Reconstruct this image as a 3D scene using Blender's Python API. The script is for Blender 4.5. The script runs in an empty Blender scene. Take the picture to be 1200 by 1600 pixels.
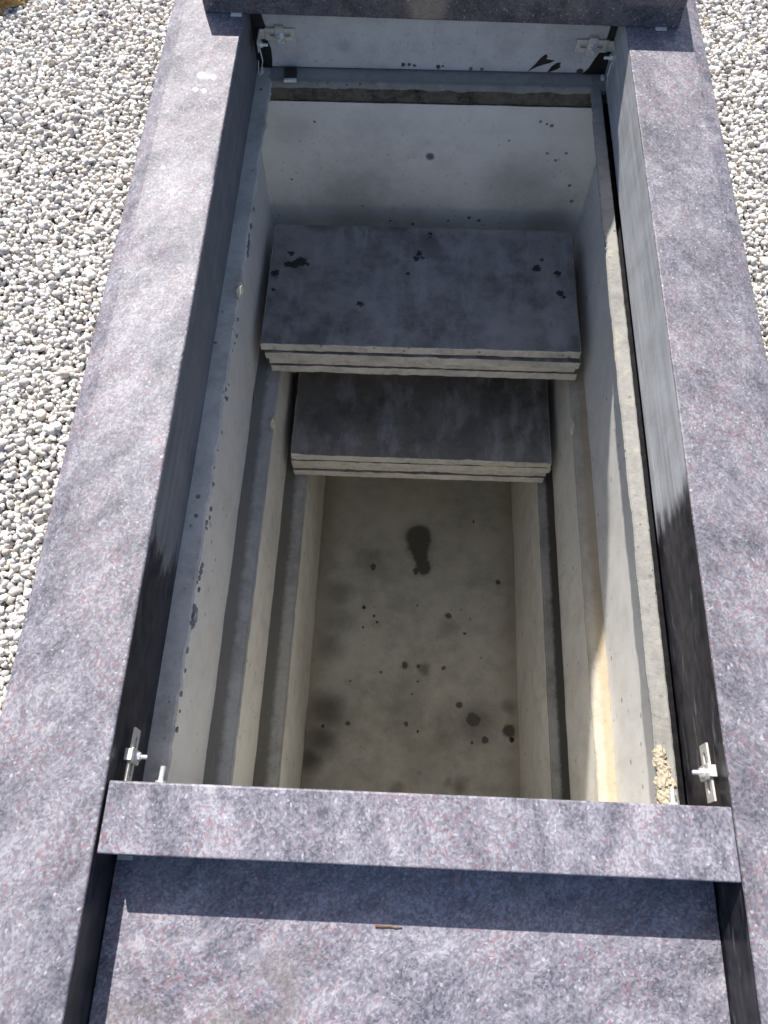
import bpy, bmesh, math, random
import numpy as np
from mathutils import Vector, Matrix, noise

random.seed(7)
rng = np.random.default_rng(11)
sc = bpy.context.scene
C = sc.collection

# ------------------------------------------------------------------ camera
PITCH, YAW, ROLL = math.radians(65.53), math.radians(-3.15), math.radians(-0.865)
CAM = Vector((-0.0378, 0.0, 1.2511))
fw = Vector((math.sin(YAW) * math.cos(PITCH), math.cos(YAW) * math.cos(PITCH), -math.sin(PITCH)))
rt = Vector((math.cos(YAW), -math.sin(YAW), 0.0))
up = rt.cross(fw)
r2 = rt * math.cos(ROLL) + up * math.sin(ROLL)
u2 = -rt * math.sin(ROLL) + up * math.cos(ROLL)
cd = bpy.data.cameras.new('camera')
cam = bpy.data.objects.new('camera', cd)
C.objects.link(cam)
M = Matrix((r2, u2, -fw)).transposed().to_4x4()
M.translation = CAM
cam.matrix_world = M
cd.sensor_fit = 'VERTICAL'
cd.sensor_height = 32.0
cd.lens = 32.0 * 1202.0 / 1600.0
cd.clip_start = 0.02
cd.clip_end = 5000.0
cd.dof.use_dof = True
cd.dof.focus_distance = 1.62
cd.dof.aperture_fstop = cd.lens / 1000.0 / 0.0042
sc.camera = cam

# ------------------------------------------------------------------ sky, sun, exposure
SUN = Vector((-0.266, 0.795, 1.0)).normalized()          # towards the sun
w = bpy.data.worlds.new('World')
sc.world = w
w.use_nodes = True
wn = w.node_tree
wn.nodes.clear()
sky = wn.nodes.new('ShaderNodeTexSky')
sky.sky_type = 'NISHITA'
sky.sun_disc = False
sky.sun_elevation = math.asin(SUN.z)
sky.sun_rotation = math.atan2(SUN.x, SUN.y)
sky.air_density = 1.0
sky.dust_density = 2.0
sky.ozone_density = 0.8
bg = wn.nodes.new('ShaderNodeBackground')
bg.inputs['Strength'].default_value = 0.10
wo = wn.nodes.new('ShaderNodeOutputWorld')
wn.links.new(sky.outputs[0], bg.inputs[0])
wn.links.new(bg.outputs[0], wo.inputs[0])
ld = bpy.data.lights.new('sun', 'SUN')
ld.energy = 4.6
ld.angle = math.radians(0.53)
ld.color = (1.0, 0.955, 0.89)
sun = bpy.data.objects.new('sun', ld)
C.objects.link(sun)
sun.location = (0, 0, 6)
sun.rotation_euler = (-SUN).to_track_quat('-Z', 'Y').to_euler()
sc.view_settings.view_transform = 'Standard'
sc.view_settings.look = 'None'
sc.view_settings.exposure = 0.66
sc.view_settings.gamma = 1.0
sc.view_settings.use_curve_mapping = False
sc.render.engine = 'CYCLES'
sc.cycles.max_bounces = 8
sc.cycles.diffuse_bounces = 5
sc.cycles.glossy_bounces = 3
sc.cycles.use_denoising = True
sc.cycles.use_adaptive_sampling = True
sc.cycles.adaptive_threshold = 0.02
sc.cycles.sample_clamp_indirect = 6.0


# ------------------------------------------------------------------ node helper
class NT:
    def __init__(self, name):
        self.m = bpy.data.materials.new(name)
        self.m.use_nodes = True
        self.t = self.m.node_tree
        self.t.nodes.clear()
        self.out = self.t.nodes.new('ShaderNodeOutputMaterial')
        self.b = self.t.nodes.new('ShaderNodeBsdfPrincipled')
        self.t.links.new(self.b.outputs[0], self.out.inputs[0])

    def n(self, kind, **kw):
        nd = self.t.nodes.new('ShaderNode' + kind)
        for k, v in kw.items():
            setattr(nd, k, v)
        return nd

    def put(self, sock, v):
        if hasattr(v, 'links'):
            self.t.links.new(v, sock)
        elif v is not None:
            sock.default_value = v

    def pos(self):
        return self.n('NewGeometry').outputs['Position']

    def objpos(self):
        return self.n('TexCoord').outputs['Object']

    def mapping(self, vec, scale=(1, 1, 1), rot=(0, 0, 0), loc=(0, 0, 0)):
        nd = self.n('Mapping')
        self.put(nd.inputs['Vector'], vec)
        nd.inputs['Scale'].default_value = scale
        nd.inputs['Rotation'].default_value = rot
        nd.inputs['Location'].default_value = loc
        return nd.outputs[0]

    def noise(self, vec, scale, detail=3, rough=0.55, dist=0.0, col=False):
        nd = self.n('TexNoise')
        self.put(nd.inputs['Vector'], vec)
        nd.inputs['Scale'].default_value = scale
        nd.inputs['Detail'].default_value = detail
        nd.inputs['Roughness'].default_value = rough
        nd.inputs['Distortion'].default_value = dist
        return nd.outputs['Color' if col else 'Fac']

    def voro(self, vec, scale, out='Distance', feature='F1', rand=1.0):
        nd = self.n('TexVoronoi', feature=feature)
        self.put(nd.inputs['Vector'], vec)
        nd.inputs['Scale'].default_value = scale
        nd.inputs['Randomness'].default_value = rand
        return nd.outputs[out]

    def math(self, op, a, b=None, c=None, clamp=False):
        nd = self.n('Math', operation=op, use_clamp=clamp)
        self.put(nd.inputs[0], a)
        if b is not None:
            self.put(nd.inputs[1], b)
        if c is not None:
            self.put(nd.inputs[2], c)
        return nd.outputs[0]

    def vmath(self, op, a, b=None):
        nd = self.n('VectorMath', operation=op)
        self.put(nd.inputs[0], a)
        if b is not None:
            self.put(nd.inputs[1], b)
        return nd.outputs['Value' if op in ('DISTANCE', 'LENGTH') else 'Vector']

    def step(self, v, a, b, lo=0.0, hi=1.0):
        nd = self.n('MapRange', interpolation_type='SMOOTHSTEP')
        self.put(nd.inputs['Value'], v)
        nd.inputs['From Min'].default_value = a
        nd.inputs['From Max'].default_value = b
        nd.inputs['To Min'].default_value = lo
        nd.inputs['To Max'].default_value = hi
        return nd.outputs[0]

    def ramp(self, v, stops):
        nd = self.n('ValToRGB')
        e = nd.color_ramp.elements
        while len(e) > 1:
            e.remove(e[-1])
        e[0].position = stops[0][0]
        e[0].color = (*stops[0][1], 1)
        for p, c in stops[1:]:
            k = e.new(p)
            k.color = (*c, 1)
        self.put(nd.inputs[0], v)
        return nd.outputs[0]

    def mix(self, f, a, b, mode='MIX'):
        nd = self.n('Mix', data_type='RGBA', blend_type=mode)
        self.put(nd.inputs[0], f)
        for i, v in ((6, a), (7, b)):
            if isinstance(v, tuple):
                v = (*v, 1) if len(v) == 3 else v
            self.put(nd.inputs[i], v)
        return nd.outputs[2]

    def fmix(self, f, a, b):
        nd = self.n('Mix', data_type='FLOAT')
        self.put(nd.inputs[0], f)
        self.put(nd.inputs[2], a)
        self.put(nd.inputs[3], b)
        return nd.outputs[0]

    def sep(self, v):
        nd = self.n('SeparateXYZ')
        self.put(nd.inputs[0], v)
        return nd.outputs

    def comb(self, x, y, z):
        nd = self.n('CombineXYZ')
        for i, v in enumerate((x, y, z)):
            self.put(nd.inputs[i], v)
        return nd.outputs[0]

    def bump(self, h, strength=0.3, dist=0.001, normal=None):
        nd = self.n('Bump')
        nd.inputs['Strength'].default_value = strength
        nd.inputs['Distance'].default_value = dist
        self.put(nd.inputs['Height'], h)
        if normal is not None:
            self.put(nd.inputs['Normal'], normal)
        return nd.outputs[0]

    def warp(self, vec, scale, amt):
        c = self.noise(vec, scale, 3, 0.6, col=True)
        c = self.vmath('SUBTRACT', c, (0.5, 0.5, 0.5))
        nd = self.n('VectorMath', operation='SCALE')
        self.put(nd.inputs[0], c)
        nd.inputs['Scale'].default_value = amt
        return self.vmath('ADD', vec, nd.outputs[0])

    def spots(self, vec, items):
        """union of soft spots: items (centre, radius, softness, strength)"""
        acc = None
        for c, r, soft, st in items:
            d = self.vmath('DISTANCE', vec, c)
            s = self.step(d, r * (1 - soft), r * (1 + soft * 0.6), st, 0.0)
            acc = s if acc is None else self.math('MAXIMUM', acc, s)
        return acc

    def done(self, col, rough=0.7, normal=None, spec=0.5, metal=0.0, **kw):
        self.put(self.b.inputs['Base Color'], (*col, 1) if isinstance(col, tuple) else col)
        self.put(self.b.inputs['Roughness'], rough)
        self.put(self.b.inputs['Specular IOR Level'], spec)
        self.put(self.b.inputs['Metallic'], metal)
        if normal is not None:
            self.put(self.b.inputs['Normal'], normal)
        return self.m


# ------------------------------------------------------------------ materials
def granite(name, rot=0.5, off=(0, 0, 0), flecks=None, tone=1.0, warm=0.0, rough=0.52, streak=1.0, spec=0.32):
    t = NT(name)
    p0 = t.pos()
    p = t.mapping(p0, loc=off)
    pw = t.warp(p, 9.0, 0.035)
    pr = t.mapping(pw, rot=(0.3, 0.2, rot))
    st = t.noise(t.mapping(pr, scale=(190, 130, 170)), 1.0, 3, 0.7)
    cloud = t.noise(t.mapping(pr, scale=(52, 34, 48)), 1.0, 4, 0.66)
    st2 = t.noise(t.mapping(pr, scale=(20, 6, 14)), 1.0, 3, 0.6)
    patch = t.noise(p, 7.0, 4, 0.6)
    grain = t.sep(t.voro(t.mapping(pr, scale=(1.0, 0.8, 1.0)), 310.0, 'Color'))
    v = t.math('MULTIPLY_ADD', cloud, 0.33, t.math('MULTIPLY', st, 0.26))
    v = t.math('MULTIPLY_ADD', st2, 0.32 * streak, v)
    v = t.math('MULTIPLY_ADD', patch, 0.22, v)
    v = t.math('MULTIPLY_ADD', grain[0], 0.16, v)
    v = t.math('SUBTRACT', v, 0.06 + 0.16 * (streak - 1))
    k = tone
    col = t.ramp(v, [(0.44, (0.076 * k, 0.080 * k, 0.100 * k)), (0.53, (0.153 * k, 0.150 * k, 0.184 * k)),
                     (0.61, (0.216 * k, 0.209 * k, 0.246 * k)), (0.72, (0.342 * k, 0.336 * k, 0.372 * k))])
    # garnet-red grains in drifts
    rn = t.noise(t.mapping(pr, scale=(1.0, 0.7, 1.0)), 165.0, 3, 0.65)
    drift = t.step(patch, 0.40, 0.62)
    rm = t.math('MULTIPLY', t.step(rn, 0.52, 0.62), t.math('MULTIPLY_ADD', drift, 0.8, 0.15))
    col = t.mix(t.math('MULTIPLY', rm, 0.62), col, (0.225 * k, 0.088 * k, 0.10 * k))
    # charcoal mineral grains
    dn = t.noise(t.mapping(pr, scale=(1.0, 0.7, 1.0), loc=(5, 3, 1)), 170.0, 3, 0.65)
    ddrift = t.step(st2, 0.62, 0.38)
    col = t.mix(t.math('MULTIPLY', t.math('MULTIPLY', t.step(dn, 0.53, 0.62), ddrift), 0.6), col, (0.07 * k, 0.072 * k, 0.08 * k))
    # odd bright crystal
    tw = t.math('MULTIPLY', t.step(grain[1], 0.988, 0.994), 0.5)
    col = t.mix(tw, col, (0.55, 0.55, 0.58))
    if warm:
        wm = t.step(t.noise(p, 5.0, 4, 0.65), 0.50, 0.70)
        col = t.mix(t.math('MULTIPLY', wm, warm), col, (0.20, 0.17, 0.13))
    # thin dust film on the polish
    dust = t.step(t.noise(p, 9.0, 5, 0.7), 0.45, 0.75)
    rg = t.math('MULTIPLY_ADD', dust, 0.16, rough)
    col = t.mix(t.math('MULTIPLY', dust, 0.14), col, (0.245, 0.25, 0.285))
    if flecks:
        wq = t.warp(p0, 60.0, 0.02)
        f = t.spots(wq, flecks)
        col = t.mix(f, col, (0.82, 0.82, 0.8))
        rg = t.math('MAXIMUM', rg, t.math('MULTIPLY', f, 0.8))
    return t.done(col, rg, None, spec)


def sawn(name, y_wet, ragged=0.1, base=(0.36, 0.365, 0.40), rev=False):
    """sawn stone face: saw lines along the length, a water-soaked stretch near the front"""
    t = NT(name)
    p = t.pos()
    s = t.sep(p)
    ln = t.noise(t.mapping(p, scale=(300, 2.2, 420)), 1.0, 3, 0.6)
    ln2 = t.noise(t.mapping(p, scale=(60, 3.0, 60)), 1.0, 3, 0.6)
    bl = t.noise(p, 14.0, 4, 0.6)
    v = t.math('MULTIPLY_ADD', ln, 0.55, t.math('MULTIPLY_ADD', ln2, 0.3, t.math('MULTIPLY', bl, 0.35)))
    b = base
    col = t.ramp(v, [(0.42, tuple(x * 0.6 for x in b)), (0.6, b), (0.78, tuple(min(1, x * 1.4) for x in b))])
    gr = t.noise(p, 260.0, 2, 0.6)
    col = t.mix(t.step(gr, 0.6, 0.7, 0.0, 0.35), col, (0.2, 0.17, 0.2))
    # wet stretch: ragged edge with fingers running along the face
    fing = t.noise(t.mapping(p, scale=(26, 7.5, 30)), 1.0, 4, 0.6)
    e = t.math('ADD', s[1], t.math('MULTIPLY', t.math('SUBTRACT', fing, 0.5), ragged * 3.2))
    wet = t.step(e, y_wet - 0.03, y_wet + 0.035, 1.0, 0.0)
    dry = t.step(t.noise(t.mapping(p, scale=(70, 10, 90), loc=(3, 1, 2)), 1.0, 4, 0.62), 0.60, 0.68)
    wet = t.math('MULTIPLY', wet, t.math('SUBTRACT', 1.0, t.math('MULTIPLY', dry, 0.22)))
    wcol = t.ramp(t.noise(t.mapping(p, scale=(60, 25, 60)), 1.0, 4, 0.65), [(0.38, (0.012, 0.012, 0.016)), (0.70, (0.05, 0.046, 0.054))])
    col = t.mix(wet, col, wcol)
    rg = t.fmix(wet, 0.62, 0.38)
    nm = t.bump(ln, 0.25, 0.0006)
    return t.done(col, rg, nm, t.fmix(wet, 0.4, 0.22))


def concrete(name, base, spread=0.25, pits=0.5, pit_scale=60.0, bump=0.35, stains=None, stain_col=(0.05, 0.045, 0.035),
             grad=None, scale=1.0, rough=0.85, obj=False, warp=0.02, drips=0.0, extra=None, warp_scale=22.0, pit_relief=0.0):
    t = NT(name)
    p = t.objpos() if obj else t.pos()
    if obj:
        ri = t.n('ObjectInfo').outputs['Random']
        p = t.vmath('ADD', p, t.comb(t.math('MULTIPLY', ri, 37.0), t.math('MULTIPLY', ri, 11.0), 0.0))
    big = t.noise(p, 3.2 * scale, 5, 0.62)
    mid = t.noise(p, 17.0 * scale, 5, 0.65)
    fin = t.noise(p, 190.0, 3, 0.7)
    v = t.math('MULTIPLY_ADD', big, 0.45, t.math('MULTIPLY_ADD', mid, 0.35, t.math('MULTIPLY', fin, 0.2)))
    lo = tuple(x * (1 - spread * 1.5) for x in base)
    hi = tuple(min(0.9, x * (1 + spread * 0.7)) for x in base)
    col = t.ramp(v, [(0.36, lo), (0.52, base), (0.68, hi)])
    h = t.math('MULTIPLY_ADD', t.noise(p, 28.0 * scale, 3, 0.6), 0.9, t.math('MULTIPLY', t.noise(p, 190.0, 1, 0.6), 0.5))
    if pits:
        pd = t.voro(p, pit_scale)
        gate = t.step(t.noise(p, 9.0, 2, 0.5), 0.42, 0.62)
        rsz = t.sep(t.voro(p, pit_scale, 'Color'))[1]
        lim = t.math('MULTIPLY', t.math('MULTIPLY', rsz, rsz), 0.26)
        pm = t.step(t.math('SUBTRACT', pd, lim), -0.02, 0.03, 1.0, 0.0)
        pm = t.math('MULTIPLY', t.math('MULTIPLY', pm, gate), pits)
        col = t.mix(t.math('MULTIPLY', pm, 0.75), col, tuple(x * 0.28 for x in base))
        if pit_relief:
            h = t.math('SUBTRACT', h, t.math('MULTIPLY', pm, pit_relief))
    if drips:
        dr = t.noise(t.mapping(p, scale=(34, 34, 2.0)), 1.0, 4, 0.6)
        col = t.mix(t.math('MULTIPLY', t.step(dr, 0.55, 0.72), drips), col, tuple(x * 0.62 for x in base))
    if extra:
        col = extra(t, p, col)
    if stains:
        wq = t.warp(t.pos() if not obj else t.objpos(), warp_scale, warp)
        f = t.spots(wq, stains)
        col = t.mix(f, col, stain_col)
    nm = t.bump(h, bump, 0.002)
    return t.done(col, rough, nm, 0.3)


def plain(name, col, rough=0.6, metal=0.0, spec=0.5, var=0.12, scale=40.0, bump=0.0):
    t = NT(name)
    p = t.objpos()
    f = t.noise(p, scale, 4, 0.6)
    c = t.ramp(f, [(0.35, tuple(x * (1 - var) for x in col)), (0.65, tuple(min(1, x * (1 + var)) for x in col))])
    r = t.fmix(f, rough * 0.85, min(1, rough * 1.15))
    nm = t.bump(f, bump, 0.002) if bump else None
    return t.done(c, r, nm, spec, metal)


ZR, ZS, Z1, Z2, ZF = -0.186, -0.106, -0.747, -1.071, -1.654

flk = [((-0.557, 1.708, 0), 0.012, 0.35, 0.9), ((-0.543, 1.702, 0), 0.008, 0.35, 0.8), ((-0.528, 1.703, 0), 0.008, 0.35, 0.75),
       ((-0.564, 1.658, 0), 0.008, 0.35, 0.9), ((-0.542, 1.654, 0), 0.006, 0.35, 0.85), ((-0.60, 1.40, 0), 0.006, 0.5, 0.35),
       ((-0.57, 1.33, 0), 0.009, 0.6, 0.3)]
G_left = granite('granite_left', 0.55, (0.3, 0.1, 0), flk, 0.94)
G_right = granite('granite_right', -0.35, (2.2, 1.1, 0.4), None, 0.84)
G_front = granite('granite_front', -0.25, (4.2, 3.1, 0.4), None, 1.06, rough=0.36)
G_slab = granite('granite_slab', 1.1, (7.2, 5.1, 1.4), None, 1.1, warm=0.45, rough=0.10, spec=0.5)
G_dark = granite('granite_base', 0.2, (9.2, 2.1, 3.4), None, 0.5, rough=0.07, spec=0.6)
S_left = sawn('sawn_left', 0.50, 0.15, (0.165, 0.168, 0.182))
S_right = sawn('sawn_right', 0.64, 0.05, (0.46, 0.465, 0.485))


def rear_extra(t, p, col):
    sp = t.step(t.noise(p, 90.0, 3, 0.6), 0.60, 0.68)
    return t.mix(t.math('MULTIPLY', sp, 0.35), col, (0.12, 0.12, 0.13))


S_rear = concrete('sawn_rear', (0.58, 0.57, 0.575), 0.2, 0.35, 80.0, 0.15, extra=rear_extra,
                  stains=[((-0.076, 2.0, -0.168), .006, .4, .9), ((-0.06, 2.0, -0.168), .005, .4, .9), ((-0.045, 2.0, -0.17), .005, .4, .9),
                          ((0.02, 2.0, -0.172), .007, .4, .9), ((0.033, 2.0, -0.17), .004, .4, .9), ((0.11, 2.0, -0.176), .006, .4, .8),
                          ((0.14, 2.0, -0.176), .005, .4, .8), ((0.41, 2.0, -0.178), .01, .3, .9), ((-0.24, 2.0, -0.12), .02, .9, .25)],
                  stain_col=(0.02, 0.02, 0.024), warp=0.008, warp_scale=60)

W_COL = (0.76, 0.735, 0.665)


def wall_extra(t, p, col):
    s = t.sep(p)
    # soil splashes and yellow-brown runs low on each tier
    n = t.noise(t.mapping(p, scale=(5, 5, 2.5)), 1.0, 5, 0.65)
    m = t.step(n, 0.52, 0.72)
    col = t.mix(t.math('MULTIPLY', m, 0.35), col, (0.40, 0.34, 0.23))
    return col


M_wall = concrete('vault_wall', W_COL, 0.16, 1.0, 36.0, 0.18, extra=wall_extra, drips=0.22)
M_wall_up = concrete('vault_wall_upper', (0.72, 0.71, 0.685), 0.12, 0.9, 34.0, 0.25, drips=0.12, pit_relief=3.0)


def rear_wall_extra(t, p, col):
    s = t.sep(p)
    band = t.step(s[2], -0.345, -0.335)
    col = t.mix(t.math('MULTIPLY', band, 0.22), col, (0.68, 0.66, 0.62))
    sm = t.spots(t.warp(p, 9.0, 0.16), [((-0.22, YW, -0.60), .13, .8, .5), ((0.30, YW, -0.52), .12, .8, .42), ((0.40, YW, -0.64), .10, .8, .4), ((-0.02, YW, -0.66), .12, .9, .3), ((-0.40, YW, -0.34), .07, .9, .25)])
    return t.mix(sm, col, (0.30, 0.295, 0.28))


YW = 1.945
bw = [(0.011, -0.422, .014), (-0.034, -0.693, .006), (0.083, -0.675, .005), (0.151, -0.659, .007), (0.184, -0.671, .007), (0.321, -0.293, .005),
      (0.355, -0.306, .006), (0.36, -0.401, .005), (0.389, -0.425, .005), (0.416, -0.399, .005), (0.451, -0.517, .006),
      (0.47, -0.579, .007), (-0.109, -0.682, .005), (0.34, -0.30, .004), (-0.33, -0.31, .004), (-0.2, -0.62, .004), (0.24, -0.36, .004), (-0.42, -0.52, .004)]
M_rear_wall = concrete('vault_rear_wall', (0.80, 0.785, 0.74), 0.14, 0.35, 40.0, 0.15, extra=rear_wall_extra,
                       stains=[((x, 1.945, z), r, .45, .85) for x, z, r in bw], stain_col=(0.06, 0.06, 0.06), warp=0.006, warp_scale=90)


def rim_extra(t, p, col):
    sp = t.step(t.noise(p, 110.0, 3, 0.7), 0.56, 0.66)
    col = t.mix(t.math('MULTIPLY', sp, 0.3), col, (0.2, 0.19, 0.18))
    n = t.noise(p, 26.0, 4, 0.65)
    return t.mix(t.math('MULTIPLY', t.step(n, 0.55, 0.7), 0.28), col, (0.55, 0.48, 0.34))


M_rim = concrete('rim_concrete', (0.285, 0.278, 0.26), 0.2, 0.9, 60.0, 0.55, extra=rim_extra, scale=2.0, pit_relief=2.5)
M_rim_l = concrete('rim_concrete_grey', (0.56, 0.53, 0.48), 0.22, 1.3, 46.0, 0.4, scale=2.0)
M_rim_b = concrete('rim_concrete_rear', (0.34, 0.33, 0.315), 0.2, 0.7, 75.0, 0.4, scale=2.0)
M_joint = concrete('mortar_joint', (0.135, 0.122, 0.10), 0.6, 0.6, 60.0, 0.9, scale=4.0)
M_mortar = concrete('mortar', (0.46, 0.40, 0.30), 0.3, 0.6, 90.0, 0.9, scale=5.0)
M_mortar_grey = concrete('mortar_grey', (0.23, 0.23, 0.235), 0.35, 0.6, 90.0, 0.9, scale=5.0)


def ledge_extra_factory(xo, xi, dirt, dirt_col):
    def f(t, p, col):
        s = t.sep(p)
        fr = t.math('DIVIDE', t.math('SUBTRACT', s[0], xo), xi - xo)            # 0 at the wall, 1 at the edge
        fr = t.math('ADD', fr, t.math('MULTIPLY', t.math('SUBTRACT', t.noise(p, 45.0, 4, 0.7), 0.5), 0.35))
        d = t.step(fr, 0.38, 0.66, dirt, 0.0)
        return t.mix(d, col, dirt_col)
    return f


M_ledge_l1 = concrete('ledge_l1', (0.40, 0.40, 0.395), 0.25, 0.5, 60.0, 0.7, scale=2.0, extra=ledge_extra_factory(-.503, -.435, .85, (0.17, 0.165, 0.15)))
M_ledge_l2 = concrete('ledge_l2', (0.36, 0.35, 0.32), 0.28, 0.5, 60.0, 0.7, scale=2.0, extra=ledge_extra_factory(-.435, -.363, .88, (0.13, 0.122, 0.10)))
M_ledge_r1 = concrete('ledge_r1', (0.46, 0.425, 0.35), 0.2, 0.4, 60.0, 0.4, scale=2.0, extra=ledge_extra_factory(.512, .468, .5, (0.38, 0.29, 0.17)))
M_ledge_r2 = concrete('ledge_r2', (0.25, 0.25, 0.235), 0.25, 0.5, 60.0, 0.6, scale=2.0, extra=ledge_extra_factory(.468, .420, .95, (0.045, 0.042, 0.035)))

fl = [(-0.144, 1.076, 0.0151), (0.028, 1.063, 0.0151), (0.036, 1.215, 0.058), (0.037, 1.18, 0.050), (0.042, 1.15, 0.037), (0.046, 1.12, 0.034), (0.052, 1.095, 0.032), (0.060, 1.075, 0.028), (0.358, 1.03, 0.0108), (0.16, 0.883, 0.013),
      (0.245, 0.873, 0.0043), (0.225, 0.816, 0.0065), (-0.006, 0.68, 0.013), (0.05, 0.682, 0.0087), (0.145, 0.678, 0.0087), (-0.093, 0.654, 0.0065),
      (0.208, 0.913, 0.0043), (0.037, 0.922, 0.0043), (0.283, 0.723, 0.0043), (-0.212, 0.613, 0.0043), (0.046, 0.623, 0.0043), (0.028, 0.575, 0.0043), (0.201, 0.544, 0.013),
      (0.255, 0.49, 0.0303), (0.296, 0.418, 0.0151), (0.25, 0.41, 0.0065), (0.384, 0.456, 0.0238), (-0.21, 0.46, 0.0087), (0.007, 0.468, 0.0087)]
fl_soft = [(0.072, 0.673, 0.025, .6), (0.267, 0.48, 0.085, .55), (0.386, 0.542, 0.03, .5), (-0.285, 0.50, 0.075, .75), (-0.305, 0.40, 0.065, .75), (-0.34, 0.33, 0.05, .8),
           (0.162, 0.267, 0.02, .45), (0.058, 0.295, 0.015, .45), (-0.02, 0.24, 0.03, .5), (0.203, 0.257, 0.03, .5), (-0.27, 0.848, 0.07, .4), (-0.29, 0.745, 0.06, .45),
           (-0.28, 0.952, 0.06, .4), (0.158, 0.839, 0.045, .3), (0.006, 0.503, 0.09, .28), (0.161, 0.455, 0.09, .32), (0.069, 0.335, 0.10, .3), (-0.16, 1.10, 0.07, .35)]
fs = [((x, y, ZF), r * 1.25, 0.7, 0.4) for x, y, r in fl] + [((x, y, ZF), r, 0.3, 0.86) for x, y, r in fl] + [((x, y, ZF), r, 0.85, s) for x, y, r, s in fl_soft]


def floor_extra(t, p, col):
    n = t.noise(p, 7.0, 5, 0.65)
    col = t.mix(t.math('MULTIPLY', t.step(n, 0.50, 0.70), 0.45), col, (0.27, 0.255, 0.18))
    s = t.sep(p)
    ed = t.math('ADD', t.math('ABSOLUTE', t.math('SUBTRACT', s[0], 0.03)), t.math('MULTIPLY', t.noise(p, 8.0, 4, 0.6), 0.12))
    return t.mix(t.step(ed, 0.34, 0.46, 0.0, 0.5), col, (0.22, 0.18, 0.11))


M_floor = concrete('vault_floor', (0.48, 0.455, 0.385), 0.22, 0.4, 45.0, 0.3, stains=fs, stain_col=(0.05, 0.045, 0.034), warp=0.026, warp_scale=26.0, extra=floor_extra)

sa = [(-0.412, 1.727, 0.0081), (-0.379, 1.695, 0.0146), (-0.398, 1.684, 0.013), (-0.418, 1.683, 0.0097), (-0.359, 1.685, 0.0065), (-0.455, 1.646, 0.0097), (-0.454, 1.581, 0.0049),
      (-0.011, 1.742, 0.0081), (-0.02, 1.721, 0.0081), (0.0, 1.724, 0.0049), (-0.043, 1.658, 0.0049), (0.022, 1.822, 0.0049), (0.022, 1.806, 0.0032), (-0.185, 1.537, 0.0081),
      (0.355, 1.693, 0.0114), (0.372, 1.727, 0.0049), (0.419, 1.675, 0.0081), (0.421, 1.598, 0.0097), (0.43, 1.583, 0.0065)]


def slab_extra(t, p, col):
    n = t.noise(t.mapping(p, scale=(16, 5, 4)), 1.0, 5, 0.65)
    col = t.mix(t.math('MULTIPLY', t.step(n, 0.47, 0.66), 0.55), col, (0.37, 0.375, 0.39))
    n2 = t.noise(p, 6.0, 4, 0.6)
    return t.mix(t.math('MULTIPLY', t.step(n2, 0.52, 0.68), 0.6), col, (0.10, 0.10, 0.105))


M_slab_top_a = concrete('slab_top_upper', (0.265, 0.26, 0.262), 0.45, 0.15, 50.0, 0.12, stains=[((x, y, -.609), r * 1.35, .25, .93) for x, y, r in sa],
                        stain_col=(0.016, 0.016, 0.017), warp=0.03, warp_scale=95, extra=slab_extra, rough=0.6)
M_slab_top = concrete('slab_top', (0.185, 0.175, 0.16), 0.42, 0.15, 50.0, 0.12, extra=slab_extra, rough=0.6, obj=True)
M_slab_edge = concrete('slab_edge', (0.62, 0.595, 0.525), 0.28, 1.1, 55.0, 0.5, scale=2.5, obj=True)

M_zinc = plain('zinc', (0.66, 0.65, 0.60), 0.40, 0.45, 0.5, 0.15, 120.0)
M_zinc_b = plain('zinc_bright', (0.80, 0.82, 0.84), 0.3, 0.5, 0.5, 0.1, 150.0)
M_black = plain('black_sealant_gap_shade', (0.012, 0.012, 0.014), 0.35, 0.0, 0.5, 0.3, 60.0, 0.3)
M_chip = plain('cream_chip', (0.60, 0.555, 0.44), 0.8, var=0.1, bump=0.3)
M_white = plain('white_plastic', (0.7, 0.7, 0.66), 0.5)
M_twig = plain('dry_bark', (0.16, 0.085, 0.035), 0.85, var=0.4, scale=200)
M_sand = plain('sandstone', (0.42, 0.27, 0.10), 0.9, var=0.45, scale=25, bump=0.8)

tg = NT('gravel_stone')
at = tg.n('Attribute', attribute_name='tint')
pp = tg.pos()
gcol = tg.mix(tg.step(tg.noise(pp, 420.0, 3, 0.7), 0.45, 0.75, 0.0, 0.25), at.outputs['Color'], (0.42, 0.40, 0.36))
M_stone = tg.done(gcol, 0.85, tg.bump(tg.noise(pp, 500.0, 3, 0.7), 0.35, 0.001), 0.3)

tg = NT('gravel_ground')
pp = tg.pos()
vc = tg.voro(pp, 62.0, 'Color')
vd = tg.voro(pp, 62.0)
gc = tg.ramp(tg.sep(vc)[0], [(0.0, (0.20, 0.195, 0.19)), (0.35, (0.40, 0.38, 0.35)), (0.8, (0.58, 0.55, 0.49))])
gc = tg.mix(tg.step(vd, 0.42, 0.62), gc, (0.11, 0.10, 0.085))
M_ground = tg.done(gc, 0.9, tg.bump(tg.math('SUBTRACT', 1.0, vd), 0.8, 0.01), 0.3)


# ------------------------------------------------------------------ mesh helpers
def link(name, me, mats, parent=None, loc=None):
    o = bpy.data.objects.new(name, me)
    C.objects.link(o)
    for m in (mats if isinstance(mats, (list, tuple)) else [mats]):
        if m.name not in [x.name for x in me.materials if x]:
            me.materials.append(m)
    if parent:
        o.parent = parent
        o.matrix_parent_inverse = Matrix.Translation(parent.location).inverted() if parent.rotation_euler.z == 0 else parent.matrix_world.inverted()
    if loc:
        o.location = loc
    return o


def tag(o, label, cat, group=None, kind=None):
    o['label'] = label
    o['category'] = cat
    if group:
        o['group'] = group
    if kind:
        o['kind'] = kind
    return o


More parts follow.
